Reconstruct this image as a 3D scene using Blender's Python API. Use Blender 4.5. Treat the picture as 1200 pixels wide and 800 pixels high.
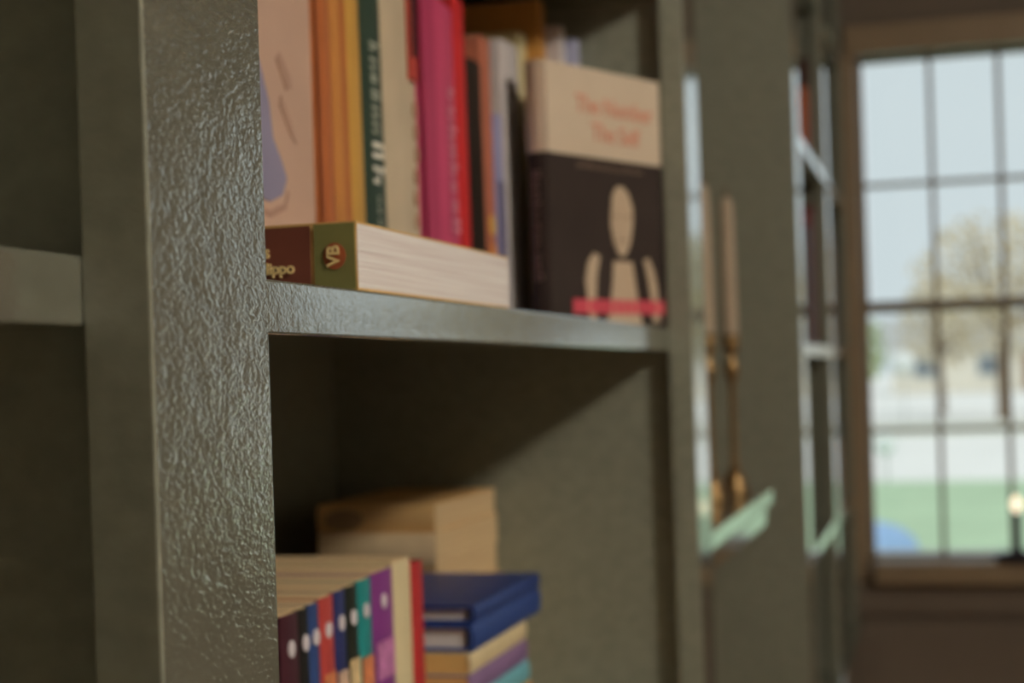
import bpy, bmesh, math, random
from mathutils import Matrix, Vector
random.seed(7)
scene = bpy.context.scene
for o in list(bpy.data.objects):
    bpy.data.objects.remove(o)
C = scene.collection
R = math.radians

# ------------------------------------------------------------------ camera
# x runs along the bookcase wall, y into the wall, z up (metres)
EYE = 1.40
YAW = math.atan(510 / 1900)
ROLL = R(1.85)
cam = bpy.data.cameras.new('camera')
cam.sensor_width = 36.0
cam.lens = 57.0
cam.shift_y = 41 / 1200
cam.clip_start = 0.02
cam.clip_end = 600
cam.dof.use_dof = True
cam.dof.focus_distance = 0.53
cam.dof.aperture_fstop = 10.0
cam.dof.aperture_blades = 0
cam_o = bpy.data.objects.new('camera', cam)
C.objects.link(cam_o)
fw = Vector((math.cos(YAW), math.sin(YAW), 0))
r0 = fw.cross(Vector((0, 0, 1)))
u0 = Vector((0, 0, 1))
cr = r0 * math.cos(ROLL) - u0 * math.sin(ROLL)
cu = u0 * math.cos(ROLL) + r0 * math.sin(ROLL)
M = Matrix((cr, cu, -fw)).transposed().to_4x4()
M.translation = (0, 0, EYE)
cam_o.matrix_world = M
scene.camera = cam_o

# ------------------------------------------------------------------ sky, sun, exposure
SKY = (0.68, 0.765, 0.80)
w = bpy.data.worlds.new('sky')
scene.world = w
w.use_nodes = True
bg = w.node_tree.nodes['Background']
bg.inputs[0].default_value = (*SKY, 1)
bg.inputs[1].default_value = 1.0

sun = bpy.data.lights.new('sun_offscreen', 'SUN')
sun.energy = 1.3
sun.angle = R(2)
sun.color = (1.0, 0.95, 0.86)
sun_o = bpy.data.objects.new('sun_offscreen', sun)
C.objects.link(sun_o)
sun_o.rotation_euler = Vector((0.55, 0.35, -0.75)).to_track_quat('-Z', 'Y').to_euler()

vs = scene.view_settings
vs.view_transform = 'Standard'
vs.look = 'None'
vs.gamma = 1.0
vs.exposure = 0.0
vs.use_curve_mapping = False

LAMP_POS = (0.22, -1.22, 2.33)
LAMP_L = 200.0
LAMP_COL = (1.0, 0.93, 0.84)

# ------------------------------------------------------------------ materials
def srgb(r, g, b):
    f = lambda c: (c / 255 / 12.92) if c / 255 <= 0.04045 else ((c / 255 + 0.055) / 1.055) ** 2.4
    return (f(r), f(g), f(b), 1)

def new_mat(name):
    m = bpy.data.materials.new(name)
    m.use_nodes = True
    nt = m.node_tree
    return m, nt, nt.nodes['Principled BSDF']

_mc = {}
def mat(rgb, rough=0.6, var=0.10, scale=60.0, spec=0.28, name=None, bump=0.0, stretch=(1, 1, 1)):
    """plain procedural material: a colour with soft noise variation"""
    key = (rgb, rough, var, scale, spec, bump, stretch)
    if key in _mc:
        return _mc[key]
    m, nt, p = new_mat(name or 'surface_%d_%d_%d' % rgb)
    tc = nt.nodes.new('ShaderNodeTexCoord')
    mp = nt.nodes.new('ShaderNodeMapping')
    mp.inputs['Scale'].default_value = stretch
    nt.links.new(tc.outputs['Object'], mp.inputs['Vector'])
    n = nt.nodes.new('ShaderNodeTexNoise')
    n.inputs['Scale'].default_value = scale
    n.inputs['Detail'].default_value = 4
    nt.links.new(mp.outputs['Vector'], n.inputs['Vector'])
    cr_ = nt.nodes.new('ShaderNodeValToRGB')
    c = srgb(*rgb)
    lo = tuple(max(0, v * (1 - var)) for v in c[:3]) + (1,)
    hi = tuple(min(1, v * (1 + var)) for v in c[:3]) + (1,)
    cr_.color_ramp.elements[0].position = 0.3
    cr_.color_ramp.elements[1].position = 0.7
    cr_.color_ramp.elements[0].color = lo
    cr_.color_ramp.elements[1].color = hi
    nt.links.new(n.outputs['Fac'], cr_.inputs['Fac'])
    nt.links.new(cr_.outputs['Color'], p.inputs['Base Color'])
    p.inputs['Roughness'].default_value = rough
    p.inputs['Specular IOR Level'].default_value = spec
    if bump:
        b = nt.nodes.new('ShaderNodeBump')
        b.inputs['Strength'].default_value = 0.6
        b.inputs['Distance'].default_value = bump
        nt.links.new(n.outputs['Fac'], b.inputs['Height'])
        nt.links.new(b.outputs['Normal'], p.inputs['Normal'])
    _mc[key] = m
    return m

def paint_mat(name, rgb, ior, rough, bump_d, chips=True, coat=0.0):
    """thick brushed gloss paint: rippled, with a few dark chips"""
    m, nt, p = new_mat(name)
    L = nt.links.new
    tc = nt.nodes.new('ShaderNodeTexCoord')
    mp = nt.nodes.new('ShaderNodeMapping')
    mp.inputs['Scale'].default_value = (0.8, 1.0, 1.25)
    L(tc.outputs['Object'], mp.inputs['Vector'])
    n1 = nt.nodes.new('ShaderNodeTexNoise')
    n1.inputs['Scale'].default_value = 430
    n1.inputs['Detail'].default_value = 3.0
    n1.inputs['Roughness'].default_value = 0.5
    n1.inputs['Distortion'].default_value = 0.8
    L(mp.outputs['Vector'], n1.inputs['Vector'])
    n2 = nt.nodes.new('ShaderNodeTexNoise')
    n2.inputs['Scale'].default_value = 95
    n2.inputs['Detail'].default_value = 2.0
    L(mp.outputs['Vector'], n2.inputs['Vector'])
    add = nt.nodes.new('ShaderNodeMath'); add.operation = 'MULTIPLY_ADD'
    add.inputs[1].default_value = 1.2
    L(n2.outputs['Fac'], add.inputs[0]); L(n1.outputs['Fac'], add.inputs[2])
    b = nt.nodes.new('ShaderNodeBump')
    b.inputs['Strength'].default_value = 1.0
    b.inputs['Distance'].default_value = bump_d
    L(add.outputs[0], b.inputs['Height'])
    L(b.outputs['Normal'], p.inputs['Normal'])
    c = srgb(*rgb)
    cr_ = nt.nodes.new('ShaderNodeValToRGB')
    cr_.color_ramp.elements[0].position = 0.3
    cr_.color_ramp.elements[1].position = 0.7
    cr_.color_ramp.elements[0].color = tuple(v * 0.9 for v in c[:3]) + (1,)
    cr_.color_ramp.elements[1].color = tuple(v * 1.1 for v in c[:3]) + (1,)
    L(n2.outputs['Fac'], cr_.inputs['Fac'])
    col = cr_.outputs['Color']
    if chips:
        v = nt.nodes.new('ShaderNodeTexVoronoi')
        v.inputs['Scale'].default_value = 34
        v.inputs['Randomness'].default_value = 1.0
        L(tc.outputs['Object'], v.inputs['Vector'])
        lt = nt.nodes.new('ShaderNodeMath'); lt.operation = 'LESS_THAN'
        lt.inputs[1].default_value = 0.022
        L(v.outputs['Distance'], lt.inputs[0])
        mx = nt.nodes.new('ShaderNodeMix'); mx.data_type = 'RGBA'
        L(lt.outputs[0], mx.inputs['Factor'])
        L(col, mx.inputs[6])
        mx.inputs[7].default_value = srgb(45, 36, 28)
        col = mx.outputs[2]
    L(col, p.inputs['Base Color'])
    p.inputs['Roughness'].default_value = rough
    p.inputs['IOR'].default_value = ior
    if coat:
        p.inputs['Metallic'].default_value = 0.35
        p.inputs['Coat Weight'].default_value = 1.0
        p.inputs['Coat IOR'].default_value = coat
        p.inputs['Coat Roughness'].default_value = 0.04
        L(b.outputs['Normal'], p.inputs['Coat Normal'])
    return m

PAINT_RGB = (132, 134, 117)
PAINT_THICK = paint_mat('grey_green_thick_gloss_paint', PAINT_RGB, 2.0, 0.15, 0.00023, coat=3.4)
PAINT_MID = paint_mat('grey_green_shelf_gloss_paint', PAINT_RGB, 2.0, 0.14, 0.00008, coat=3.4)
PAINT = paint_mat('grey_green_gloss_paint', PAINT_RGB, 2.0, 0.12, 0.00002, coat=3.4)
PAINT_IN = paint_mat('grey_green_inner_paint', PAINT_RGB, 1.5, 0.42, 0.0001, chips=False)

def glass_mat():
    m, nt, p = new_mat('window_glass')
    nt.nodes.remove(p)
    out = nt.nodes['Material Output']
    t = nt.nodes.new('ShaderNodeBsdfTransparent')
    t.inputs[0].default_value = (0.97, 0.985, 0.98, 1)
    g = nt.nodes.new('ShaderNodeBsdfGlossy')
    g.inputs['Roughness'].default_value = 0.02
    fr = nt.nodes.new('ShaderNodeFresnel')
    fr.inputs['IOR'].default_value = 1.45
    mx = nt.nodes.new('ShaderNodeMixShader')
    nt.links.new(fr.outputs[0], mx.inputs[0])
    nt.links.new(t.outputs[0], mx.inputs[1])
    nt.links.new(g.outputs[0], mx.inputs[2])
    nt.links.new(mx.outputs[0], out.inputs[0])
    return m
GLASS = glass_mat()

def emit_mat(name, col, strength):
    m, nt, p = new_mat(name)
    p.inputs['Base Color'].default_value = (*col, 1)
    p.inputs['Emission Color'].default_value = (*col, 1)
    p.inputs['Emission Strength'].default_value = strength
    return m

def page_mat(name, rgb, axis):
    """page block: fine lines stacked along one local axis"""
    m, nt, p = new_mat(name)
    L = nt.links.new
    tc = nt.nodes.new('ShaderNodeTexCoord')
    mp = nt.nodes.new('ShaderNodeMapping')
    sc = [6.0, 6.0, 6.0]
    sc[axis] = 700.0
    mp.inputs['Scale'].default_value = sc
    L(tc.outputs['Object'], mp.inputs['Vector'])
    n = nt.nodes.new('ShaderNodeTexNoise')
    n.inputs['Scale'].default_value = 1.0
    n.inputs['Detail'].default_value = 3
    L(mp.outputs['Vector'], n.inputs['Vector'])
    c = srgb(*rgb)
    cr_ = nt.nodes.new('ShaderNodeValToRGB')
    cr_.color_ramp.elements[0].position = 0.35
    cr_.color_ramp.elements[1].position = 0.6
    cr_.color_ramp.elements[0].color = (c[0] * 0.86, c[1] * 0.80, c[2] * 0.80, 1)
    cr_.color_ramp.elements[1].color = c
    L(n.outputs['Fac'], cr_.inputs['Fac'])
    L(cr_.outputs['Color'], p.inputs['Base Color'])
    b = nt.nodes.new('ShaderNodeBump')
    b.inputs['Distance'].default_value = 0.0003
    L(n.outputs['Fac'], b.inputs['Height'])
    L(b.outputs['Normal'], p.inputs['Normal'])
    p.inputs['Roughness'].default_value = 0.8
    p.inputs['Specular IOR Level'].default_value = 0.2
    return m
PAGES_WHITE = page_mat('white_pages', (224, 220, 214), 0)
WHITE_EDGE = mat((232, 227, 219), 0.8, 0.02, 40, name='white_page_edge')
PAGES_CREAM = page_mat('cream_pages', (222, 205, 168), 0)
PAGES_TAN = page_mat('tan_pages', (222, 196, 150), 0)

# ------------------------------------------------------------------ mesh helpers
def link_mesh(name, bm, m, parent=None, smooth=False):
    me = bpy.data.meshes.new(name)
    bm.normal_update()
    bm.to_mesh(me)
    bm.free()
    if m:
        me.materials.append(m)
    if smooth:
        me.polygons.foreach_set('use_smooth', [True] * len(me.polygons))
    o = bpy.data.objects.new(name, me)
    C.objects.link(o)
    if parent:
        o.parent = parent
    return o

def empty(name, label, cat, loc=(0, 0, 0), group=None, mtx=None, kind=None):
    o = bpy.data.objects.new(name, None)
    o.empty_display_size = 0.05
    C.objects.link(o)
    if mtx is not None:
        o.matrix_world = mtx
    else:
        o.location = loc
    if label: o['label'] = label
    if cat: o['category'] = cat
    if group: o['group'] = group
    if kind: o['kind'] = kind
    return o

def box_bm(bm, x0, x1, y0, y1, z0, z1, bevel=0.0, seg=2):
    vs_ = [bm.verts.new(p) for p in ((x0, y0, z0), (x1, y0, z0), (x1, y1, z0), (x0, y1, z0),
                                     (x0, y0, z1), (x1, y0, z1), (x1, y1, z1), (x0, y1, z1))]
    fs = [bm.faces.new([vs_[i] for i in f]) for f in ((3, 2, 1, 0), (4, 5, 6, 7), (0, 1, 5, 4), (1, 2, 6, 5), (2, 3, 7, 6), (3, 0, 4, 7))]
    if bevel:
        es = set(e for f in fs for e in f.edges)
        bmesh.ops.bevel(bm, geom=list(es), offset=bevel, segments=seg, affect='EDGES', profile=0.5)

def box(name, x, y, z, m, parent=None, bevel=0.0, off=(0, 0, 0)):
    """box in the parent's frame; off is the parent's place when coordinates are given in room space"""
    bm = bmesh.new()
    box_bm(bm, x[0] - off[0], x[1] - off[0], y[0] - off[1], y[1] - off[1], z[0] - off[2], z[1] - off[2], bevel)
    return link_mesh(name, bm, m, parent)

def struct(o):
    o['kind'] = 'structure'
    return o

def lathe(name, prof, m, parent=None, seg=24, loc=(0, 0, 0)):
    bm = bmesh.new()
    rings = []
    for r, z in prof:
        if r < 1e-6:
            rings.append([bm.verts.new((loc[0], loc[1], loc[2] + z))])
        else:
            rings.append([bm.verts.new((loc[0] + r * math.cos(2 * math.pi * i / seg), loc[1] + r * math.sin(2 * math.pi * i / seg), loc[2] + z)) for i in range(seg)])
    for a, b in zip(rings, rings[1:]):
        for i in range(seg):
            j = (i + 1) % seg
            if len(a) == 1 and len(b) == 1: continue
            if len(a) == 1: bm.faces.new((a[0], b[j], b[i]))
            elif len(b) == 1: bm.faces.new((a[i], a[j], b[0]))
            else: bm.faces.new((a[i], a[j], b[j], b[i]))
    bmesh.ops.recalc_face_normals(bm, faces=bm.faces)
    return link_mesh(name, bm, m, parent, smooth=True)

def prism_x(name, prof, x0, x1, m, parent=None, off=(0, 0, 0), bevel=0):
    """profile in (y, z) swept along x"""
    bm = bmesh.new()
    a = [bm.verts.new((x0 - off[0], y - off[1], z - off[2])) for y, z in prof]
    b = [bm.verts.new((x1 - off[0], y - off[1], z - off[2])) for y, z in prof]
    n = len(prof)
    for i in range(n):
        j = (i + 1) % n
        bm.faces.new((a[i], a[j], b[j], b[i]))
    bm.faces.new(a[::-1]); bm.faces.new(b)
    bmesh.ops.recalc_face_normals(bm, faces=bm.faces)
    return link_mesh(name, bm, m, parent)

def slab(name, pts, origin, right, up, m, parent, th=0.0004):
    """thin flat print: polygon (u, v) on a plane, standing th proud of it"""
    o_, r_, u_ = Vector(origin), Vector(right), Vector(up)
    n_ = r_.cross(u_)
    bm = bmesh.new()
    a = [bm.verts.new(o_ + r_ * u + u_ * v + n_ * th) for u, v in pts]
    b = [bm.verts.new(o_ + r_ * u + u_ * v) for u, v in pts]
    bm.faces.new(a)
    k = len(pts)
    for i in range(k):
        j = (i + 1) % k
        bm.faces.new((a[j], a[i], b[i], b[j]))
    bmesh.ops.recalc_face_normals(bm, faces=bm.faces)
    return link_mesh(name, bm, m, parent)

def rect(u0_, u1, v0, v1):
    return [(u0_, v0), (u1, v0), (u1, v1), (u0_, v1)]

def oval(cx, cy, rx, ry, n=20):
    return [(cx + rx * math.cos(2 * math.pi * i / n), cy + ry * math.sin(2 * math.pi * i / n)) for i in range(n)]

def text(name, body, origin, right, up, size, m, parent, align='LEFT', bold=0.0, th=0.0003, spacing=1.0):
    cu_ = bpy.data.curves.new(name, 'FONT')
    cu_.body = body
    cu_.size = size
    cu_.align_x = align
    cu_.offset = bold
    cu_.extrude = th
    cu_.space_character = spacing
    t = bpy.data.objects.new(name, cu_)
    C.objects.link(t)
    dg = bpy.context.evaluated_depsgraph_get()
    me = bpy.data.meshes.new_from_object(t.evaluated_get(dg))
    bpy.data.objects.remove(t)
    r_, u_ = Vector(right).normalized(), Vector(up).normalized()
    n_ = r_.cross(u_)
    mm = Matrix((r_, u_, n_)).transposed().to_4x4()
    mm.translation = Vector(origin)
    me.transform(mm)
    me.materials.clear()
    me.materials.append(m)
    o = bpy.data.objects.new(name, me)
    C.objects.link(o)
    o.parent = parent
    return o

def marks(name, n, origin, right, up, length, height, m, parent, seed=1, gap=()):
    """a line of print too blurred to read: small letter-sized strokes"""
    rnd = random.Random(seed)
    o_, r_, u_ = Vector(origin), Vector(right), Vector(up)
    n_ = r_.cross(u_) * 0.0003
    bm = bmesh.new()
    step = length / n
    for i in range(n):
        if i in gap: continue
        a, b = i * step + step * 0.1, i * step + step * rnd.uniform(0.62, 0.85)
        lo = 0.0
        hi = height * rnd.choice((0.7, 0.75, 1.0))
        th = min(step * 0.22, height * 0.3)
        for (u1, u2, v1, v2) in ((a, a + th, lo, hi), (b - th, b, lo, hi * rnd.choice((0.6, 1.0))), (a, b, (hi - th) * rnd.choice((0, 0.5, 1)), None)):
            if v2 is None: v2 = v1 + th
            q = [bm.verts.new(o_ + r_ * u + u_ * v + n_) for u, v in ((u1, v1), (u2, v1), (u2, v2), (u1, v2))]
            bm.faces.new(q)
    return link_mesh(name, bm, m, parent)

# ------------------------------------------------------------------ room shell
WALL = mat((124, 112, 98), 0.75, 0.05, 8, name='taupe_wall_paint')
CEIL = mat((214, 208, 198), 0.8, 0.04, 6, name='ceiling_paint')
LIGHTW = mat((214, 206, 192), 0.8, 0.04, 6, name='cream_wall_paint')
FLOOR = mat((176, 142, 104), 0.45, 0.25, 4, name='floor_wood', stretch=(0.6, 9, 1))
X0, X1, Y0, Y1, ZC = -2.4, 3.60, -3.4, 0.56, 2.44
floor = struct(link_mesh('floor', bmesh.new(), FLOOR))
for k in range(24):                                           # floorboards, each its own piece
    y_a = Y0 + (Y1 - Y0) * k / 24
    y_b = Y0 + (Y1 - Y0) * (k + 1) / 24
    box('floorboard', (X0, X1), (y_a + 0.0015, y_b - 0.0015), (-0.03, 0.0), FLOOR, floor)
struct(box('ceiling', (X0, X1), (Y0, Y1 + 0.1), (ZC, ZC + 0.12), CEIL))
struct(box('wall_back', (X0, X1 + 0.16), (Y1, Y1 + 0.12), (-0.4, ZC + 0.12), WALL))
struct(box('wall_left', (X0 - 0.12, X0), (Y0 - 0.12, Y1 + 0.12), (-0.4, ZC + 0.12), LIGHTW))
struct(box('wall_front', (X0, X1 + 0.16), (Y0 - 0.12, Y0), (-0.4, ZC + 0.12), LIGHTW))

# window wall with one wide opening for a pair of sash windows
GZ0, GZ1 = 0.984, 2.067           # glass, bottom and top
WY_A = 0.163                      # glass edge beside the bookcase
PITCH = 0.1445
UNIT = 4 * PITCH
SF = 0.020                        # sash frame
MULL = 0.07
YU = [(WY_A, WY_A - UNIT), (WY_A - UNIT - 2 * SF - MULL, WY_A - 2 * UNIT - 2 * SF - MULL)]
OY1 = WY_A + SF
OY0 = YU[1][1] - SF
OZ0, OZ1 = GZ0 - 0.04, GZ1 + 0.035
bm = bmesh.new()
box_bm(bm, X1, X1 + 0.16, OY1, Y1, -0.4, ZC + 0.12)
box_bm(bm, X1, X1 + 0.16, Y0, OY0, -0.4, ZC + 0.12)
box_bm(bm, X1, X1 + 0.16, OY0, OY1, OZ1, ZC + 0.12)
box_bm(bm, X1, X1 + 0.16, OY0, OY1, -0.4, OZ0)
struct(link_mesh('wall_right', bm, WALL))

TRIM = mat((158, 138, 110), 0.4, 0.05, 12, name='tan_trim_paint')
SASH = mat((146, 134, 116), 0.4, 0.05, 12, name='sash_paint')
SILLM = mat((205, 203, 197), 0.5, 0.04, 12, name='outer_sill_paint')
for iu, (ya, yb) in enumerate(YU):
    wn = struct(empty('window_%d' % (iu + 1), None, None, (X1 + 0.05, (ya + yb) / 2, GZ0)))
    off = tuple(wn.location)
    zm = (GZ0 + GZ1) / 2
    xs0, xs1 = X1 + 0.035, X1 + 0.07
    for nm, z0, z1, xa, xb in (('upper_sash', zm, GZ1, xs1, xs1 + 0.03), ('lower_sash', GZ0, zm, xs0, xs0 + 0.03)):
        bm = bmesh.new()
        B = lambda x, y, z: box_bm(bm, x[0] - off[0], x[1] - off[0], y[0] - off[1], y[1] - off[1], z[0] - off[2], z[1] - off[2], 0.0015, 1)
        B((xa, xb), (ya, ya + SF - 0.001), (z0 - 0.012, z1 + 0.012))
        B((xa, xb), (yb - SF + 0.001, yb), (z0 - 0.012, z1 + 0.012))
        lo = 0.012 if nm == 'upper_sash' else 0.036
        hi = 0.012 if nm == 'lower_sash' else 0.032
        B((xa, xb), (yb, ya), (z0 - lo, z0 + (0.010 if nm == 'upper_sash' else 0)))
        B((xa, xb), (yb, ya), (z1 - (0.010 if nm == 'lower_sash' else 0), z1 + hi))
        sash = link_mesh(nm, bm, SASH, wn)
        zc = (z0 + z1) / 2
        for k in range(1, 4):
            yk = ya + (yb - ya) * k / 4
            box('muntin', (xa + 0.004, xb - 0.004), (yk - 0.0055, yk + 0.0055), (z0, z1), SASH, sash, 0.003, off)
        box('muntin', (xa + 0.005, xb - 0.005), (yb, ya), (zc - 0.005, zc + 0.005), SASH, sash, 0.003, off)
        for k in range(4):
            for (p0, p1) in ((z0, zc), (zc, z1)):
                box('pane', ((xa + xb) / 2 - 0.0015, (xa + xb) / 2 + 0.0015),
                    (ya + (yb - ya) * (k + 1) / 4 + 0.008, ya + (yb - ya) * k / 4 - 0.008), (p0 + 0.007, p1 - 0.007), GLASS, sash, 0, off)
    box('jamb', (X1, X1 + 0.16), (ya + SF - 0.004, ya + SF + 0.003), (OZ0, OZ1), TRIM, wn, 0, off)
    box('jamb', (X1, X1 + 0.16), (yb - SF - 0.003, yb - SF + 0.004), (OZ0, OZ1), TRIM, wn, 0, off)
    box('outer_sill', (X1 + 0.105, X1 + 0.24), (yb - SF, ya + SF), (OZ0 - 0.03, GZ0 - 0.012), SILLM, wn, 0.003, off)
    box('head_jamb', (X1, X1 + 0.16), (yb - SF, ya + SF), (OZ1 - 0.004, OZ1 + 0.003), TRIM, wn, 0, off)
box_y = (YU[1][0] + SF, YU[0][1] - SF)
struct(box('trim_1', (X1 - 0.018, X1 + 0.10), box_y, (OZ0, OZ1), TRIM, None, 0.003))                      # mullion
struct(box('trim_2', (X1 - 0.020, X1 + 0.03), (OY0 - 0.07, OY1 + 0.012), (GZ1 + 0.004, GZ1 + 0.066), TRIM, None, 0.004))  # head casing
struct(box('trim_3', (X1 - 0.020, X1 + 0.03), (WY_A + 0.012, 0.206), (GZ0 - 0.052, GZ1 + 0.0045), TRIM, None, 0.004))      # side casing by bookcase
struct(box('trim_4', (X1 - 0.020, X1 + 0.03), (OY0 - 0.07, OY0 + 0.016), (GZ0 - 0.052, GZ1 + 0.0045), TRIM, None, 0.004))
struct(box('trim_5', (X1 - 0.075, X1 + 0.034), (OY0 - 0.10, 0.165), (GZ0 - 0.052, GZ0 - 0.006), TRIM, None, 0.006))        # stool
struct(box('trim_6', (X1 - 0.022, X1), (OY0 - 0.07, 0.206), (GZ0 - 0.125, GZ0 - 0.0525), WALL, None, 0.008))   # apron
struct(box('trim_7', (X1 - 0.012, X1), (Y0, 0.206), (0.0, GZ0 - 0.135), WALL, None, 0.003))                   # panel below
struct(box('baseboard_right', (X1 - 0.026, X1 - 0.011), (Y0, 0.19), (0, 0.12), TRIM, None, 0.004))

# ------------------------------------------------------------------ bookcases
FY, TH_F, BY = 0.200, 0.020, 0.520          # face plane, face frame thickness, back panel
SHELF_T = 0.0188
SHELF_TOP = [1.1255, 1.4357, 1.7455, 2.0555]
COUNTER = 0.85
def bookcase(label, xa, xb, stiles, panels, bays, tops, front):
    e = empty('built_in_bookcase', label, 'bookcase', ((xa + xb) / 2, (FY + BY) / 2, 0))
    off = tuple(e.location)
    for (a, b) in stiles:
        st = box('stile', (a, b), (FY, FY + TH_F), (COUNTER, 2.33), PAINT_THICK if a < 1 else PAINT, e, 0.0009, off)
        st.data.materials.append(PAINT_IN)          # the returns into the bays carry the flatter inner paint
        for f in st.data.polygons:
            if f.normal.x < -0.3 or f.normal.x > 0.95:
                f.material_index = 1
    for (a, b) in panels:
        box('side_panel', (a, b), (FY + TH_F - 0.0005, BY), (COUNTER, 2.40), PAINT_IN, e, 0, off)
    box('back_panel', (xa, xb), (BY, BY + 0.012), (0.0, 2.40), PAINT_IN, e, 0, off)
    box('top_rail', (xa, xb), (FY, FY + TH_F), (2.33, 2.40), PAINT, e, 0.0013, off)
    prism_x('crown_moulding', [(FY + 0.005, 2.36), (FY - 0.012, 2.365), (FY - 0.03, 2.40), (FY - 0.05, 2.42), (FY - 0.052, 2.438), (FY + 0.02, 2.438), (FY + 0.02, 2.36)], xa, xb, PAINT, e, off)
    box('countertop', (xa, xb), (FY - 0.012, BY), (COUNTER - 0.035, COUNTER), PAINT, e, 0.003, off)
    box('base_cabinet', (xa, xb), (FY + TH_F, BY), (0.09, COUNTER - 0.035), PAINT_IN, e, 0, off)
    box('toe_kick', (xa, xb), (FY + 0.05, BY), (0, 0.09), PAINT_IN, e, 0, off)
    for (a, b) in bays:
        mid = (a + b) / 2
        for (p, q, hs) in ((a - 0.02, mid - 0.002, 1), (mid + 0.002, b + 0.02, -1)):
            d = box('door', (p, q), (FY, FY + TH_F), (0.11, COUNTER - 0.05), PAINT, e, 0.002, off)
            kx = q - 0.03 if hs > 0 else p + 0.03
            k = lathe('knob', [(0, 0), (0.005, 0), (0.005, 0.012), (0.013, 0.018), (0.013, 0.024), (0, 0.028)], mat((150, 120, 70), 0.3, 0.05, 30), d, 16)
            k.matrix_local = Matrix.Translation((kx - off[0], FY - off[1], 0.62 - off[2])) @ Matrix.Rotation(R(90), 4, 'X')
        for zt in tops:
            box('shelf', (a, b), (FY + TH_F, BY) if front > FY + 0.01 else (front, BY), (zt - SHELF_T, zt), PAINT_MID if front > FY + 0.01 else PAINT, e, 0.001, off)
    return e

S0, S1, S2 = (-0.549, -0.473), (0.3843, 0.4603), (1.317, 1.393)
bookcase('grey-green painted built-in bookcase with textured gloss stiles, holding rows and piles of books', -0.549, 1.393,
         [S0, S1, S2], [(-0.549, -0.489), (0.4003, 0.4443), (1.333, 1.393)],
         [(-0.489, 0.4003), (0.4443, 1.333)], [1.1255, 1.4357, 1.7275, 2.0555], FY + TH_F)
S3, S4 = (2.346, 2.422), (2.955, 3.031)
bookcase('grey-green painted built-in bookcase between the fireplace mantel and the window', 2.346, 3.598,
         [S3, S4, (3.535, 3.578)], [(2.346, 2.406), (2.971, 3.015), (3.551, 3.598)],
         [(2.4222, 2.9548), (3.0312, 3.5348)], SHELF_TOP, FY + 0.001)

# ------------------------------------------------------------------ chimney breast and mantel
struct(box('wall_chimney', (1.393, 2.346), (0.40, Y1), (0, ZC), WALL))
mt = empty('fireplace_mantel', 'painted fireplace mantel shelf with cove moulding, between the two bookcases', 'mantel', (1.72, 0.40, 0))
off = tuple(mt.location)
MANT_Z = 1.2510
MX0, MX1 = 1.394, 2.033
box('mantel_shelf', (MX0, MX1), (0.215, 0.40), (MANT_Z - 0.020, MANT_Z), PAINT, mt, 0.002, off)
prism_x('cove_moulding', [(0.222, MANT_Z - 0.020), (0.224, MANT_Z - 0.045), (0.234, MANT_Z - 0.070), (0.250, MANT_Z - 0.095), (0.272, MANT_Z - 0.118),
                          (0.290, MANT_Z - 0.142), (0.40, MANT_Z - 0.142), (0.40, MANT_Z - 0.020)], MX0, MX1 - 0.004, PAINT, mt, off)
box('frieze', (MX0, MX1 - 0.01), (0.315, 0.40), (0.90, MANT_Z - 0.141), PAINT, mt, 0.002, off)
box('pilaster', (MX0, MX0 + 0.11), (0.31, 0.40), (0, 0.90), PAINT, mt, 0.002, off)
box('pilaster', (MX1 - 0.12, MX1 - 0.01), (0.31, 0.40), (0, 0.90), PAINT, mt, 0.002, off)
box('firebox', (MX0 + 0.11, MX1 - 0.12), (0.36, 0.40), (0, 0.90), mat((40, 32, 28), 0.8, 0.2, 30), mt, 0, off)

BRASS, nt, p = new_mat('brass')
p.inputs['Base Color'].default_value = srgb(150, 122, 82)
p.inputs['Metallic'].default_value = 0.9
p.inputs['Roughness'].default_value = 0.4
WAX = mat((186, 168, 144), 0.55, 0.04, 20, name='ivory_wax')
def candlestick(label_s, label_c, x, y, hs, hc):
    e = empty('candlestick', label_s, 'candlestick', (x, y, MANT_Z), 'brass candlesticks on the mantel')
    lathe('base', [(0, 0), (0.0185, 0), (0.019, 0.005), (0.015, 0.010), (0.014, 0.018), (0.010, 0.026), (0.006, 0.032), (0, 0.032)], BRASS, e)
    lathe('stem', [(0.0055, 0.030), (0.0038, 0.05), (0.004, hs - 0.06), (0.006, hs - 0.052), (0.009, hs - 0.046), (0.010, hs - 0.038), (0.006, hs - 0.030), (0.005, hs - 0.022)], BRASS, e)
    lathe('cup', [(0.005, hs - 0.024), (0.010, hs - 0.016), (0.011, hs), (0.0095, hs), (0.009, hs - 0.012), (0, hs - 0.014)], BRASS, e)
    c = empty('taper_candle', label_c, 'candle', (x, y, MANT_Z + hs - 0.014), 'ivory taper candles on the mantel')
    lathe('wax', [(0, 0), (0.0085, 0), (0.0095, 0.02), (0.0078, hc - 0.012), (0.006, hc - 0.003), (0.002, hc), (0, hc)], WAX, c, 20)
    lathe('wick', [(0.0018, hc - 0.002), (0.0016, hc + 0.012), (0, hc + 0.013)], mat((120, 100, 78), 0.8, 0.1, 50), c, 8)
candlestick('brass candlestick on the mantel shelf, further from the book bay', 'ivory taper candle in the brass candlestick closer to the window', 1.93, 0.2475, 0.190, 0.178)
candlestick('brass candlestick on the mantel shelf, half hidden by the bookcase stile', 'ivory taper candle half hidden by the bookcase stile', 1.83, 0.2615, 0.190, 0.184)

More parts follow.
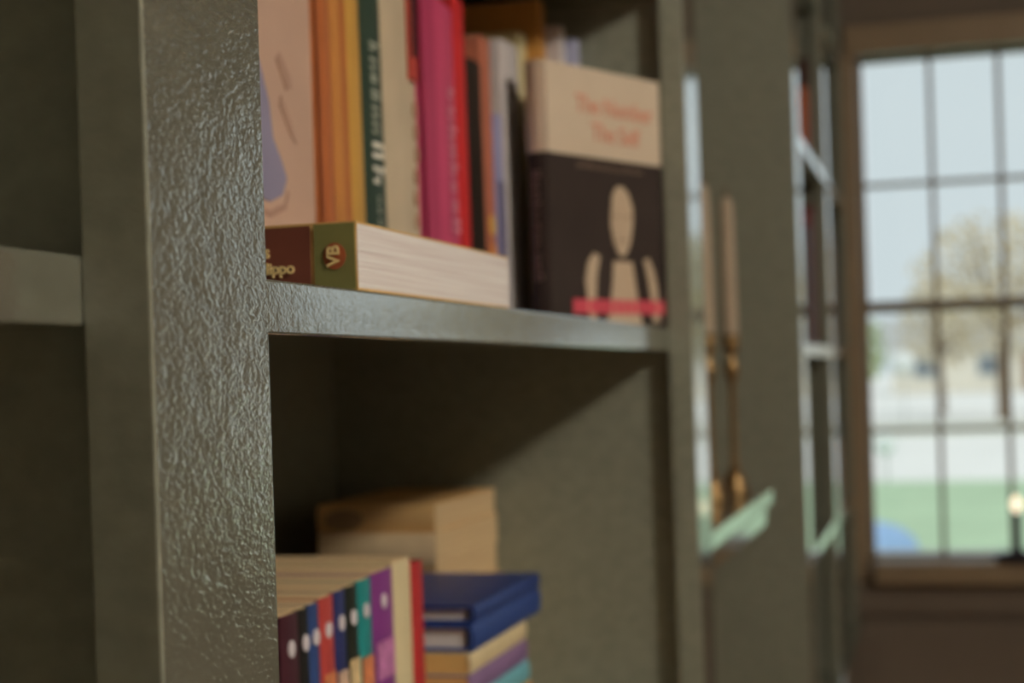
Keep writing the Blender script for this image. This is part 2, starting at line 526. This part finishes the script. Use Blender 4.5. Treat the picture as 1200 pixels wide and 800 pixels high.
# ------------------------------------------------------------------ books
def book(name, label, group, mtx, t, h, dep, cover, pages=None, hard=False, bulge=0.0, cat='book'):
    """local frame: x thickness, y from the spine (y=0) to the fore-edge, z from tail to head"""
    e = empty(name, label, cat, group=group, mtx=mtx)
    ct = 0.0022 if hard else 0.0008
    ov = 0.003 if hard else 0.0002
    n = 9
    outer = [(0, dep)] + [(t * i / (n - 1), -bulge * (1 - (2 * i / (n - 1) - 1) ** 2)) for i in range(n)] + [(t, dep)]
    inner = [(ct, dep)] + [(ct + (t - 2 * ct) * i / (n - 1), ct - bulge * (1 - (2 * i / (n - 1) - 1) ** 2)) for i in range(n)] + [(t - ct, dep)]
    bm = bmesh.new()
    R4 = [[bm.verts.new((x, y, z)) for x, y in pr] for pr, z in ((outer, 0), (outer, h), (inner, 0), (inner, h))]
    for i in range(len(outer) - 1):
        a, b, c, d = R4
        bm.faces.new((a[i], b[i], b[i + 1], a[i + 1]))
        bm.faces.new((c[i + 1], d[i + 1], d[i], c[i]))
        bm.faces.new((b[i], d[i], d[i + 1], b[i + 1]))
        bm.faces.new((a[i + 1], c[i + 1], c[i], a[i]))
    for i in (0, len(outer) - 1):
        bm.faces.new((R4[0][i], R4[2][i], R4[3][i], R4[1][i]))
    bmesh.ops.recalc_face_normals(bm, faces=bm.faces)
    link_mesh('cover', bm, cover, e)
    box('pages', (ct, t - ct), (ct + (0.003 if hard else 0.0005), dep - ov), (ov, h - ov if hard else h + 0.0006), pages or PAGES_CREAM, e)
    return e

def stand(x, y, z, lean=0.0, yaw=0.0):
    return Matrix.Translation((x, y, z)) @ Matrix.Rotation(yaw, 4, 'Z') @ Matrix.Rotation(lean, 4, 'Y')

EX, EY, EZ = (1, 0, 0), (0, 1, 0), (0, 0, 1)
UP1 = 1.4357 + 0.0002
RD = 0.320                                     # spine plane of the upper row
GU = 'upright books in the row on the upper shelf'
INK_W = mat((225, 222, 205), 0.7, 0.05, 50, name='pale_ink')
INK_D = mat((40, 34, 32), 0.7, 0.05, 50, name='dark_ink')
LEAN = R(-1.1)
def upright(label, x0, x1, h, dep, rgb, name='upright_book', pages=None, hard=False, bulge=0.0015, y=RD, rough=0.5, lean=LEAN, var=0.1):
    sh = math.tan(lean) * -0.085
    t = x1 - x0
    return book(name, label, GU, stand(x0 + sh * 0.9, y, UP1 + 0.0003, lean), t - 0.0006, h, dep, mat(rgb, rough, var, 25), pages, hard, bulge)

# face-out art book beside the divider
b = empty('art_book', 'pale peach art book standing face out with a lilac-blue shape on its cover', 'book', (0.60, RD, UP1), GU)
box('cover', (0, 0.2035), (0, 0.0025), (0, 0.27), mat((186, 156, 136), 0.5, 0.06, 14), b, 0.001)
box('pages', (0.002, 0.2005), (0.0025, 0.0155), (0.002, 0.267), PAGES_CREAM, b)
box('back_cover', (0, 0.2035), (0.0155, 0.018), (0, 0.27), mat((186, 156, 136), 0.5, 0.06, 14), b, 0.001)
LIL = mat((134, 130, 154), 0.5, 0.08, 20)
BRN = mat((166, 134, 116), 0.5, 0.08, 20)
O = (0, 0, 0)
slab('printed_shape', [(0.095, 0.14), (0.118, 0.132), (0.134, 0.122), (0.144, 0.104), (0.148, 0.086), (0.157, 0.077), (0.164, 0.068), (0.158, 0.059), (0.142, 0.054), (0.12, 0.056), (0.095, 0.06)], O, EX, EZ, LIL, b, 0.0005)
slab('printed_outline', [(0.10, 0.053), (0.142, 0.0495), (0.161, 0.055), (0.165, 0.062), (0.1665, 0.060), (0.162, 0.052), (0.143, 0.0465), (0.10, 0.050)], O, EX, EZ, BRN, b, 0.0005)
slab('printed_stroke', [(0.155, 0.127), (0.167, 0.113), (0.174, 0.115), (0.172, 0.121), (0.160, 0.131)], O, EX, EZ, BRN, b, 0.0005)
slab('printed_stroke', [(0.158, 0.104), (0.170, 0.092), (0.178, 0.087), (0.172, 0.097), (0.160, 0.109)], O, EX, EZ, BRN, b, 0.0005)

b = upright('rust-orange spined book next to the peach art book', 0.8040, 0.8325, 0.27, 0.13, (170, 98, 54), bulge=0.003)
slab('spine_band', rect(0.002, 0.005, 0, 0.27), (0, -0.0022, 0), EX, EZ, mat((148, 82, 46), 0.5, 0.08, 25), b)
b = upright('amber-orange spined book between the rust and the yellow book', 0.8325, 0.855, 0.268, 0.13, (186, 126, 66))
slab('spine_band', rect(0.012, 0.020, 0, 0.268), (0, -0.0012, 0), EX, EZ, mat((170, 100, 52), 0.5, 0.08, 25), b)
upright('mustard-yellow spined book beside the dark green book', 0.855, 0.8795, 0.27, 0.13, (190, 146, 70))
b = upright('dark green book with a pale title down its spine', 0.8795, 0.9155, 0.268, 0.13, (46, 64, 52))
# spine prints run down the spine
def down_marks(b, n, x, z_top, length, height, m, seed, y=-0.0022, gap=()):
    marks('spine_print', n, (x, y, z_top), (0, 0, -1), EX, length, height, m, b, seed, gap)
PALE = mat((170, 176, 158), 0.7, 0.05, 50)
down_marks(b, 6, 0.010, 0.162, 0.056, 0.016, PALE, 3)
down_marks(b, 2, 0.009, 0.104, 0.028, 0.020, INK_W, 5)
down_marks(b, 6, 0.014, 0.072, 0.040, 0.008, PALE, 6)
b = upright('cream book with a red and black spine label beside the green book', 0.9157, 0.980, 0.262, 0.14, (190, 174, 146), bulge=0.002)
slab('spine_label', rect(0.044, 0.060, 0.150, 0.205), (0, -0.002, 0), EX, EZ, mat((176, 64, 52), 0.5, 0.1, 40), b, 0.0012)
slab('spine_label', rect(0.050, 0.0575, 0.165, 0.205), (0, -0.0022, 0), EX, EZ, INK_D, b, 0.0016)
rnd = random.Random(4)
for k in range(9):
    zc = 0.02 + k * 0.014
    slab('spine_motif', oval(0.054 + rnd.uniform(-.003, .003), zc, 0.003, 0.005, 8), (0, -0.0016, 0), EX, EZ, mat((176, 138, 112), 0.6, 0.1, 40), b, 0.001)
b = upright('magenta-pink book with a pale title down its spine', 0.980, 1.066, 0.2127, 0.14, (196, 72, 108), bulge=0.004, var=0.06)
slab('spine_panel', rect(0.003, 0.030, 0.0, 0.2127), (0, -0.0033, 0), EX, EZ, mat((172, 56, 92), 0.5, 0.05, 25), b, 0.0008)
marks('spine_print', 8, (0.056, -0.0042, 0.158), (0, 0, -1), EX, 0.10, 0.018, mat((226, 150, 168), 0.6, 0.05, 50), b, 8)
upright('bright red book pressed against the magenta book', 1.066, 1.0945, 0.2249, 0.14, (196, 46, 48), bulge=0.002)
b = upright('short black-spined book with a picture at its foot, beside the red book', 1.0950, 1.1328, 0.189, 0.12, (38, 32, 28))
slab('spine_picture', rect(0.016, 0.034, 0.004, 0.052), (0, -0.0016, 0), EX, EZ, mat((190, 166, 128), 0.5, 0.4, 70), b)
b = upright('terracotta book with small yellow patches low on its spine', 1.1328, 1.1608, 0.2117, 0.12, (178, 108, 84))
slab('spine_picture', oval(0.012, 0.075, 0.008, 0.008, 12), (0, -0.0016, 0), EX, EZ, mat((214, 172, 84), 0.5, 0.1, 40), b)
slab('spine_picture', oval(0.013, 0.054, 0.008, 0.009, 12), (0, -0.0016, 0), EX, EZ, mat((204, 132, 66), 0.5, 0.1, 40), b)
b = upright('lavender-blue narrow book beside the white-spined book', 1.1608, 1.1875, 0.160, 0.12, (150, 150, 186))
slab('spine_picture', rect(0.004, 0.022, 0.05, 0.11), (0, -0.0016, 0), EX, EZ, mat((112, 108, 138), 0.5, 0.15, 60), b)
upright('greyish-white spined tall book behind the lavender book', 1.1875, 1.2440, 0.22, 0.13, (206, 198, 194), bulge=0.003)
upright('pale cream-yellow tall book behind the black hardcover', 1.2455, 1.2695, 0.2370, 0.15, (214, 200, 150), lean=0)
upright('ochre tall book standing behind the black hardcover', 1.2700, 1.2945, 0.2665, 0.16, (196, 140, 70), y=0.310, lean=0)
upright('off-white tall book standing behind the black hardcover', 1.2950, 1.3128, 0.2500, 0.16, (206, 198, 194), y=0.298, lean=0)
upright('pale blue-grey tall book against the side panel behind the black hardcover', 1.3130, 1.3325, 0.2420, 0.16, (170, 172, 196), y=0.290, lean=0)

# paperback lying in front of the row: spine towards -x, tail edge to the front
PB = Matrix(((0, 1, 0, 0.5975), (0, 0, 1, 0.2215), (1, 0, 0, UP1), (0, 0, 0, 1)))
PBT, PBH = 0.0270, 0.0965
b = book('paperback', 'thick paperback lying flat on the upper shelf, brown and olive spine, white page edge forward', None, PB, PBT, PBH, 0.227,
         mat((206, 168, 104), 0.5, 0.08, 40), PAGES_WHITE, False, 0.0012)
# on the spine: right = -z local (towards the front), up = +x local, outward = -y local
RT, UPV = (0, 0, -1), (1, 0, 0)
ON = (0, -0.0014, PBH)        # origin: head end; u measured back towards the tail from the head
u_of = lambda yw: PBH - (yw - 0.2215)
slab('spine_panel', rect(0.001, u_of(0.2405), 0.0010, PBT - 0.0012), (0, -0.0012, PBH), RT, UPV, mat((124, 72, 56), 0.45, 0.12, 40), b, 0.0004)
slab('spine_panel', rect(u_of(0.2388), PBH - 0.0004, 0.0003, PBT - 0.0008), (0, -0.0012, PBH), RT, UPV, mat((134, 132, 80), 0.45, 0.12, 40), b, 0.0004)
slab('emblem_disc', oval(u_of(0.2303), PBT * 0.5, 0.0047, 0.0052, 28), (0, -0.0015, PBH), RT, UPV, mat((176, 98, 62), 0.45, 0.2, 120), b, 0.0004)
YEL = mat((244, 216, 150), 0.6, 0.05, 60)
text('emblem_letters', 'VB', (PBT * 0.5, -0.0022, PBH - u_of(0.2303) - 0.0019), (1, 0, 0), (0, 0, 1), 0.0070, YEL, b, 'CENTER', 0.00022)
text('author_lettering', 'Filippo', (0.0076, -0.0020, PBH - u_of(0.2472)), RT, UPV, 0.0062, YEL, b, 'RIGHT', 0.0002)
text('author_lettering', 's', (0.0140, -0.0020, PBH - u_of(0.2574)), RT, UPV, 0.0074, YEL, b, 'RIGHT', 0.00014)

# black hardcover leaning face out at the bay's end
BKT, BKH, BKW = 0.019, 0.2005, 0.150
A = Vector((1.180, 0.2840)); cdir = Vector((0.9093, -0.4162)); xdir = Vector((-0.4162, -0.9093))
org = A - xdir * BKT
mx = Matrix(((xdir.x, cdir.x, 0, org.x), (xdir.y, cdir.y, 0, org.y), (0, 0, 1, UP1 + 0.0002), (0, 0, 0, 1)))
DK = mat((58, 50, 46), 0.7, 0.12, 18, spec=0.12, name='black_brown_jacket')
b = book('hardcover_book', 'black hardcover standing face out, white upper band with coral title, figure below', None, mx, BKT, BKH, BKW, DK, PAGES_CREAM, True, 0.003)
WB = mat((206, 190, 166), 0.4, 0.05, 20)
FO = (BKT, 0, 0)                 # cover plane: right = +y, up = +z, outward = +x
slab('title_band', rect(0.0, BKW, 0.1315, BKH), FO, EY, EZ, WB, b, 0.0005)
sp = [(i / 8 * BKT, -0.0034 * (1 - (i / 4 - 1) ** 2)) for i in range(9)]
bm = bmesh.new()
lo = [bm.verts.new((x, y - 0.0004, 0.1315)) for x, y in sp]
hi = [bm.verts.new((x, y - 0.0004, BKH)) for x, y in sp]
for i in range(8):
    bm.faces.new((lo[i], lo[i + 1], hi[i + 1], hi[i]))
link_mesh('spine_band', bm, WB, b)
COR = mat((212, 150, 126), 0.5, 0.05, 40)
text('title_lettering', 'The Number', (BKT + 0.0007, 0.0875, 0.1655), EY, EZ, 0.0195, COR, b, 'CENTER', 0.0003)
text('title_lettering', 'The Self', (BKT + 0.0007, 0.0875, 0.1450), EY, EZ, 0.0195, COR, b, 'CENTER', 0.0003)
marks('subtitle_print', 22, (BKT, 0.036, 0.1225), EY, EZ, 0.088, 0.005, mat((128, 108, 94), 0.5, 0.05, 50), b, 9)
SK = mat((192, 172, 146), 0.45, 0.06, 40)
SK2 = mat((166, 144, 120), 0.45, 0.06, 40)
slab('printed_head', [(0.0785, 0.090), (0.081, 0.104), (0.087, 0.111), (0.095, 0.1115), (0.103, 0.106), (0.108, 0.095), (0.1075, 0.082), (0.1035, 0.067), (0.097, 0.0575), (0.092, 0.0555), (0.087, 0.0575), (0.081, 0.067), (0.0775, 0.080)], FO, EY, EZ, SK, b, 0.0006)
slab('printed_mouth', oval(0.0925, 0.0685, 0.006, 0.0018, 10), FO, EY, EZ, SK2, b, 0.0009)
slab('printed_eye', oval(0.0855, 0.0875, 0.004, 0.0018, 10), FO, EY, EZ, SK2, b, 0.0009)
slab('printed_eye', oval(0.1000, 0.0875, 0.004, 0.0018, 10), FO, EY, EZ, SK2, b, 0.0009)
slab('printed_chest', [(0.080, 0.052), (0.105, 0.052), (0.108, 0.037), (0.112, 0.018), (0.117, 0.001), (0.068, 0.001), (0.074, 0.018), (0.078, 0.037)], FO, EY, EZ, SK, b, 0.0006)
slab('printed_arm', [(0.062, 0.055), (0.054, 0.0575), (0.046, 0.050), (0.042, 0.036), (0.045, 0.020), (0.047, 0.003), (0.055, 0.003), (0.055, 0.022), (0.057, 0.040)], FO, EY, EZ, SK, b, 0.0006)
slab('printed_arm', [(0.121, 0.054), (0.128, 0.056), (0.135, 0.046), (0.139, 0.032), (0.141, 0.004), (0.132, 0.004), (0.130, 0.022), (0.126, 0.040)], FO, EY, EZ, SK, b, 0.0006)
PK = mat((214, 84, 98), 0.5, 0.05, 40)
for k in range(12):
    y_ = 0.026 + k * 0.0103
    slab('printed_letter', rect(y_, y_ + 0.0085, 0.0105, 0.0215), FO, EY, EZ, PK, b, 0.0009)
marks('spine_print', 11, (0.006, -0.0036, 0.118), (0, 0, -1), EX, 0.085, 0.009, mat((138, 118, 110), 0.5, 0.05, 50), b, 12)

# lower shelf: row of small series books
LO1 = SHELF_TOP[0] + 0.0002
GL = 'small series books in the row on the lower shelf'
KR = 1.24
edges = [KR * v for v in [0.5767, 0.5953, 0.606, 0.6171, 0.6333, 0.6472, 0.6617, 0.6791, 0.7078]]
series = [((70, 34, 44), 'dark maroon', (196, 140, 70), 0.1850), ((34, 34, 32), 'black', (214, 190, 160), 0.1850), ((52, 76, 128), 'blue', (206, 170, 150), 0.1855),
          ((186, 72, 66), 'brick red', (206, 128, 84), 0.1862), ((46, 54, 104), 'navy', (206, 176, 150), 0.1868), ((36, 40, 30), 'dark olive', (216, 190, 140), 0.1870),
          ((40, 142, 140), 'teal', (206, 128, 84), 0.1876), ((132, 56, 134), 'purple', (190, 120, 170), 0.1885)]
DOT = mat((214, 206, 208), 0.6, 0.05, 40)
for k, (rgb, cn, pic, h) in enumerate(series):
    h = h * KR - (KR - 1) * 0.2744
    x0, x1 = edges[k], edges[k + 1]
    t = x1 - x0 - 0.0006
    b = book('series_book', 'small %s series book with pale spine dot in lower shelf row' % cn, GL, stand(x0, 0.31, LO1, R(-0.5)), t, h, 0.12, mat(rgb, 0.4, 0.1, 40), PAGES_TAN, False, 0.001)
    slab('logo_dot', oval(t / 2, h - 0.017, min(0.0042, t * 0.36), 0.0042, 12), (0, -0.0010, 0), EX, EZ, DOT, b, 0.0006)
    slab('spine_picture', rect(t * 0.1, t * 0.9, h - 0.062 + 0.002 * (k % 3), h - 0.042 + 0.003 * (k % 2)), (0, -0.0010, 0), EX, EZ, mat(pic, 0.5, 0.35, 160), b, 0.0006)
    slab('spine_band', rect(t * 0.05, t * 0.95, h - 0.075, h - 0.067), (0, -0.0010, 0), EX, EZ, mat(tuple(min(255, c + 50) for c in rgb), 0.5, 0.1, 60), b, 0.0005)
book('series_book', 'pale cream spined book between the purple and the red book on the lower shelf', GL, stand(0.7080 * KR, 0.31, LO1, R(-0.5)), 0.0254 * KR, 0.190 * KR - (KR - 1) * 0.2744, 0.12, mat((222, 208, 164), 0.45, 0.05, 40), PAGES_TAN, False, 0.002)
book('series_book', 'bright red book at the end of the small series row on the lower shelf', GL, stand(0.7340 * KR, 0.31, LO1, R(-0.5)), 0.0175 * KR, 0.1865 * KR - (KR - 1) * 0.2744, 0.13, mat((190, 50, 52), 0.4, 0.08, 40), PAGES_TAN, True, 0.001)

# lower shelf: pile of flat books, spines to the front, tail edges towards the row
def lying(x, y, ztop):
    # local x -> -z, local y -> +y, local z -> +x
    return Matrix(((0, 0, 1, x), (0, 1, 0, y), (-1, 0, 0, ztop), (0, 0, 0, 1)))
GP = 'flat books in the pile on the lower shelf'
KP = 1.13
zs = 1.4 - (1.4 - 1.2725) * KP
pile = [(0.0098, 0.150, (40, 62, 122), 'thin blue hardback topmost in the flat pile on the lower shelf', True, WHITE_EDGE, 0.868, 0.260),
        (0.0150, 0.154, (44, 70, 134), 'blue hardback second from the top of the flat pile', True, WHITE_EDGE, 0.864, 0.260),
        (0.0125, 0.126, (224, 206, 160), 'cream spined book under the blue hardbacks in the flat pile', False, mat((240, 196, 120), 0.7, 0.1, 40), 0.862, 0.262),
        (0.0130, 0.128, (138, 108, 150), 'mauve spined book between the cream and the turquoise one in the flat pile', False, mat((236, 186, 116), 0.7, 0.1, 40), 0.861, 0.262),
        (0.0132, 0.129, (112, 180, 190), 'turquoise spined book in the flat pile on the lower shelf', False, PAGES_CREAM, 0.860, 0.261),
        (0.0260, 0.130, (206, 152, 72), 'orange spined book under the turquoise one in the flat pile', False, PAGES_CREAM, 0.860, 0.260),
        (0.0280, 0.140, (60, 56, 70), 'charcoal book near the foot of the flat pile', True, PAGES_CREAM, 0.858, 0.258)]
for t, ln, rgb, lab, hard, pg, x, y in pile:
    t, ln, x, y = t * KP, ln * KP, x * KP, y * KP
    if zs - t < LO1 + 0.02: continue
    book('flat_book', lab, GP, lying(x, y, zs), t, ln, 0.115, mat(rgb, 0.42, 0.1, 40), pg, hard, 0.0012)
    zs -= t + 0.0002
t = zs - LO1
book('flat_book', 'brown thick book at the foot of the flat pile on the lower shelf', GP, lying(0.858 * KP, 0.256 * KP, zs), t, 0.150, 0.125, mat((122, 92, 66), 0.5, 0.1, 40), PAGES_CREAM, True, 0.0012)

# lower shelf: stack of old tan books by the back
def lying_left(x, y, z):
    return Matrix(((0, 1, 0, x), (0, 0, 1, y), (1, 0, 0, z), (0, 0, 0, 1)))
GT = 'old tan books stacked at the back of the lower shelf'
KT = 1.055
tz = [1.1257] + [1.4 - (1.4 - v) * KT for v in (1.170, 1.2120, 1.2440, 1.2670, 1.2905, 1.3110)]
tl = ['yellowed tan book at the foot of the stack behind the pile', 'tan book second from the foot of the old stack', 'tan book midway up the old stack on the lower shelf',
      'faded tan book under the pale band of the old stack', 'pale tan book second from the top of the old stack', 'ochre-topped tan book crowning the old stack on the lower shelf']
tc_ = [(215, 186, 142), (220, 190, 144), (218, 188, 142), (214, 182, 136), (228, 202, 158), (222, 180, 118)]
jx = [0.0, 0.002, -0.002, 0.001, -0.003, 0.002]
for k in range(6):
    z0, z1 = tz[k] + 0.0001, tz[k + 1] - 0.0001
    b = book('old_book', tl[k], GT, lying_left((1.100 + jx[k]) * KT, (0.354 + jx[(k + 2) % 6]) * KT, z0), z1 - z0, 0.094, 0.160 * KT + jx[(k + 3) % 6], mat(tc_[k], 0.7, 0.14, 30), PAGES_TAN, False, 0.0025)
    if k == 5:
        slab('spine_oval', oval(0.022, 0.010, 0.016, 0.008, 16), (0, -0.0026, 0.094), (0, 0, -1), (1, 0, 0), mat((176, 146, 104), 0.7, 0.2, 60), b, 0.0005)  # darker oval on the top book's spine

# ------------------------------------------------------------------ far bookcase: a few books
GF = 'books in the bookcase by the window'
def far(label, x0, x1, y, z, h, rgb, dep=0.15):
    book('upright_book', label, GF, stand(x0, y, z + 0.0002), x1 - x0, h, dep, mat(rgb, 0.5, 0.1, 25), PAGES_CREAM, True, 0.002)
far('dark red tall book in the far bookcase beside the window', 2.84, 2.905, 0.2225, SHELF_TOP[1], 0.235, (128, 44, 38))
far('maroon book next to the dark red one in the far bookcase', 2.906, 2.953, 0.2225, SHELF_TOP[1], 0.25, (112, 42, 38))
far('dark brown book left of the dark red one in the far bookcase', 2.77, 2.839, 0.2225, SHELF_TOP[1], 0.20, (74, 48, 40))
far('orange book on a high shelf of the far bookcase', 2.85, 2.91, 0.2225, SHELF_TOP[2], 0.14, (196, 102, 50))
far('dark brown book beside the orange one in the far bookcase', 2.911, 2.953, 0.2225, SHELF_TOP[2], 0.20, (82, 56, 46))
far('grey-blue book on the low shelf of the bay by the window', 3.36, 3.43, 0.2225, SHELF_TOP[0], 0.16, (118, 136, 168))
far('orange-tan book on the low shelf of the bay by the window', 3.431, 3.50, 0.2225, SHELF_TOP[0], 0.12, (210, 146, 76))
far('rust-brown book on the eye-level shelf of the bay by the window', 3.36, 3.43, 0.2225, SHELF_TOP[1], 0.24, (130, 76, 52))
far('brown book beside the rust-brown one in the bay by the window', 3.431, 3.50, 0.2225, SHELF_TOP[1], 0.22, (110, 72, 54))

# ------------------------------------------------------------------ electric candle on the window stool
STOOL_Z = GZ0 - 0.006
e = empty('window_candle', 'electric window candle with a glowing round bulb and dark stick on the window stool', 'candle lamp', (3.555, -0.131, STOOL_Z))
DKM = mat((52, 46, 52), 0.35, 0.08, 30, name='dark_metal')
lathe('base', [(0, 0), (0.046, 0), (0.047, 0.012), (0.042, 0.018), (0.014, 0.022), (0.010, 0.028), (0, 0.028)], DKM, e)
lathe('stick', [(0.0085, 0.016), (0.0085, 0.100), (0.006, 0.104), (0, 0.104)], DKM, e)
lathe('bulb', [(0.004, 0.102), (0.007, 0.108), (0.0105, 0.118), (0.0085, 0.130), (0.003, 0.138), (0, 0.139)], emit_mat('warm_bulb', (1.0, 0.82, 0.58), 1.6), e, 16)

# ------------------------------------------------------------------ ceiling lamp in the room
def globe_lamp(label, LAMP_POS, strength, col, r):
    lp = empty('ceiling_lamp_offscreen', label, 'lamp', LAMP_POS)
    dz = ZC - LAMP_POS[2]
    lathe('canopy', [(0, dz), (0.06, dz), (0.055, dz - 0.025), (0.01, dz - 0.035), (0, dz - 0.035)], BRASS, lp)
    lathe('stem', [(0.008, dz - 0.03), (0.008, r - 0.01)], BRASS, lp, 12)
    lathe('globe_offscreen', [(r * math.sin(math.pi * i / 16), -r * math.cos(math.pi * i / 16)) for i in range(17)], emit_mat('lamp_globe', col, strength), lp, 32)
globe_lamp('small warm globe lamp hanging from the ceiling near the bookcase', LAMP_POS, LAMP_L, LAMP_COL, 0.09)

# ------------------------------------------------------------------ outdoors
GZ = -0.40
LAWN = mat((182, 206, 172), 0.9, 0.10, 1.2, name='lawn_grass')
ROAD = mat((240, 238, 234), 0.9, 0.05, 0.8, name='pale_concrete')
VERGE = mat((176, 186, 150), 0.9, 0.1, 1.2, name='verge_grass')
struct(box('lawn', (X1 + 0.16, 25.6), (-60, 40), (GZ - 0.2, GZ), LAWN))
struct(box('street', (25.6, 43.0), (-90, 60), (GZ - 0.2, GZ - 0.02), ROAD))
struct(box('verge', (43.0, 48.0), (-90, 60), (GZ - 0.2, GZ), VERGE))
struct(box('parking_ground', (48.0, 260.0), (-200, 200), (GZ - 0.2, GZ - 0.02), ROAD))

def tree(label, x, y, hgt, rad, rgb, n, seed, trunk=0.16, name='tree', leaf=0.35):
    rnd = random.Random(seed)
    e = empty(name, label, 'tree', (x, y, GZ), 'trees beyond the street')
    bm = bmesh.new()
    def limb(a, b, r1, r2):
        d = (b - a).normalized()
        s = d.orthogonal().normalized(); t_ = d.cross(s)
        ra = [bm.verts.new(a + (s * math.cos(k * math.pi / 3) + t_ * math.sin(k * math.pi / 3)) * r1) for k in range(6)]
        rb = [bm.verts.new(b + (s * math.cos(k * math.pi / 3) + t_ * math.sin(k * math.pi / 3)) * r2) for k in range(6)]
        for k in range(6):
            bm.faces.new((ra[k], ra[(k + 1) % 6], rb[(k + 1) % 6], rb[k]))
        bm.faces.new(rb); bm.faces.new(ra[::-1])
    top = Vector((rnd.uniform(-.2, .2), rnd.uniform(-.2, .2), hgt * 0.45))
    limb(Vector((0, 0, -0.05)), top, trunk, trunk * 0.7)
    tips = []
    for k in range(11):
        a = k * 2.4
        tip = Vector((math.cos(a) * rad * rnd.uniform(.4, .85), math.sin(a) * rad * rnd.uniform(.4, .85), hgt * rnd.uniform(.55, .95)))
        limb(top - Vector((0, 0, hgt * 0.05 * (k % 3))), tip, trunk * 0.4, trunk * 0.1)
        tips.append(tip)
    link_mesh('trunk', bm, mat((120, 100, 78), 0.9, 0.2, 3), e)
    bm = bmesh.new()
    cz = hgt * 0.66
    for k in range(n):
        while True:
            v = Vector((rnd.uniform(-1, 1), rnd.uniform(-1, 1), rnd.uniform(-1, 1)))
            if v.length < 1: break
        c = Vector((v.x * rad, v.y * rad, cz + v.z * hgt * 0.36))
        ax = Vector((rnd.gauss(0, 1), rnd.gauss(0, 1), rnd.gauss(0, 1))).normalized()
        s = ax.orthogonal().normalized() * leaf * rnd.uniform(.5, 1); t_ = ax.cross(s).normalized() * leaf * rnd.uniform(.4, .7)
        bm.faces.new([bm.verts.new(c + q) for q in (-s, t_ * 0.7, s, -t_ * 0.7)])
    f = link_mesh('foliage', bm, mat(rgb, 0.9, 0.2, 0.5), e)
    f['kind'] = 'stuff'
    return e
tree('tan early-spring tree beyond the street, behind the window candle', 52, -1.6, 6.3, 2.7, (218, 204, 176), 1500, 3, leaf=0.2)
tree('tan thin-crowned tree beside the pale house', 60, 0.2, 5.0, 1.5, (218, 206, 180), 600, 5, leaf=0.2)
tree('yellow-green tree by the corner of the pale house', 50, 2.7, 3.5, 0.95, (198, 210, 168), 600, 8, 0.1, leaf=0.2)
tree('olive-tan tree further along the street', 56, -7.5, 6.5, 3.0, (180, 170, 130), 1200, 11)
tree('tan wide tree at the far end of the street', 58, -15.5, 6.0, 3.2, (184, 168, 132), 1200, 12)

hs = empty('house', 'pale low house beyond the street with a grey gabled roof', 'house', (100, -3, GZ))
HW = mat((226, 220, 206), 0.85, 0.04, 0.5, name='house_wall')
box('wall', (0, 9), (-16, 6.2), (0, 2.9), HW, hs)
bm = bmesh.new()
pr = [(-0.5, 2.8), (9.5, 2.8), (4.5, 4.6)]
a = [bm.verts.new((x, -16.6, z)) for x, z in pr]; b2 = [bm.verts.new((x, 6.8, z)) for x, z in pr]
for i in range(3):
    bm.faces.new((a[i], a[(i + 1) % 3], b2[(i + 1) % 3], b2[i]))
bm.faces.new(a[::-1]); bm.faces.new(b2)
bmesh.ops.recalc_face_normals(bm, faces=bm.faces)
link_mesh('roof', bm, mat((186, 186, 184), 0.8, 0.08, 1), hs)
for yk in (4.2, 0.5, -4.0, -8.5, -13.0):
    wv = box('window', (-0.06, 0.04), (yk - 0.8, yk + 0.8), (0.9, 2.2), mat((205, 205, 200), 0.5, 0.03, 1), hs)
    box('pane', (-0.08, 0.0), (yk - 0.68, yk + 0.68), (1.02, 2.08), mat((120, 130, 138), 0.2, 0.05, 1), wv)
box('door', (-0.06, 0.04), (-2.4, -1.3), (0, 2.1), mat((150, 120, 96), 0.5, 0.05, 1), hs)

def bokeh_disc(label, x, y, z, r):  # added white disc imitating an out-of-focus highlight outdoors
    e = empty('bokeh_disc', label, 'sign', (x, y, GZ))
    d = lathe('disc', [(0, -0.015), (r, -0.015), (r, 0.015), (0, 0.015)], mat((240, 242, 244), 0.5, 0.02, 3), e, 28)
    d.matrix_local = Matrix.Translation((0, 0, z - GZ)) @ Matrix.Rotation(R(90), 4, 'Y')
    lathe('post', [(0.02, 0), (0.02, z - GZ - r * 0.5)], mat((190, 190, 188), 0.5, 0.05, 5), e, 10, (0.03, 0, 0))
bokeh_disc('large white disc on a post, added for a blurred highlight beyond the street', 49.0, 1.25, 1.43, 0.36)
bokeh_disc('small white disc on a post, added for a blurred highlight at the lawn edge', 25.0, 0.94, 0.20, 0.16)

rb = empty('rain_barrel', 'pale blue rounded barrel standing on the lawn outside the window', 'barrel', (9.0, 0.475, GZ + 0.0))
BL = mat((150, 182, 222), 0.5, 0.06, 6, name='pale_blue_plastic')
lathe('body', [(0, 0), (0.30, 0), (0.33, 0.06), (0.36, 0.35), (0.36, 0.55), (0.34, 0.72), (0.30, 0.80)], BL, rb, 36)
lathe('lid', [(0.305, 0.795), (0.28, 0.86), (0.21, 0.915), (0.12, 0.945), (0, 0.955)], BL, rb, 36)
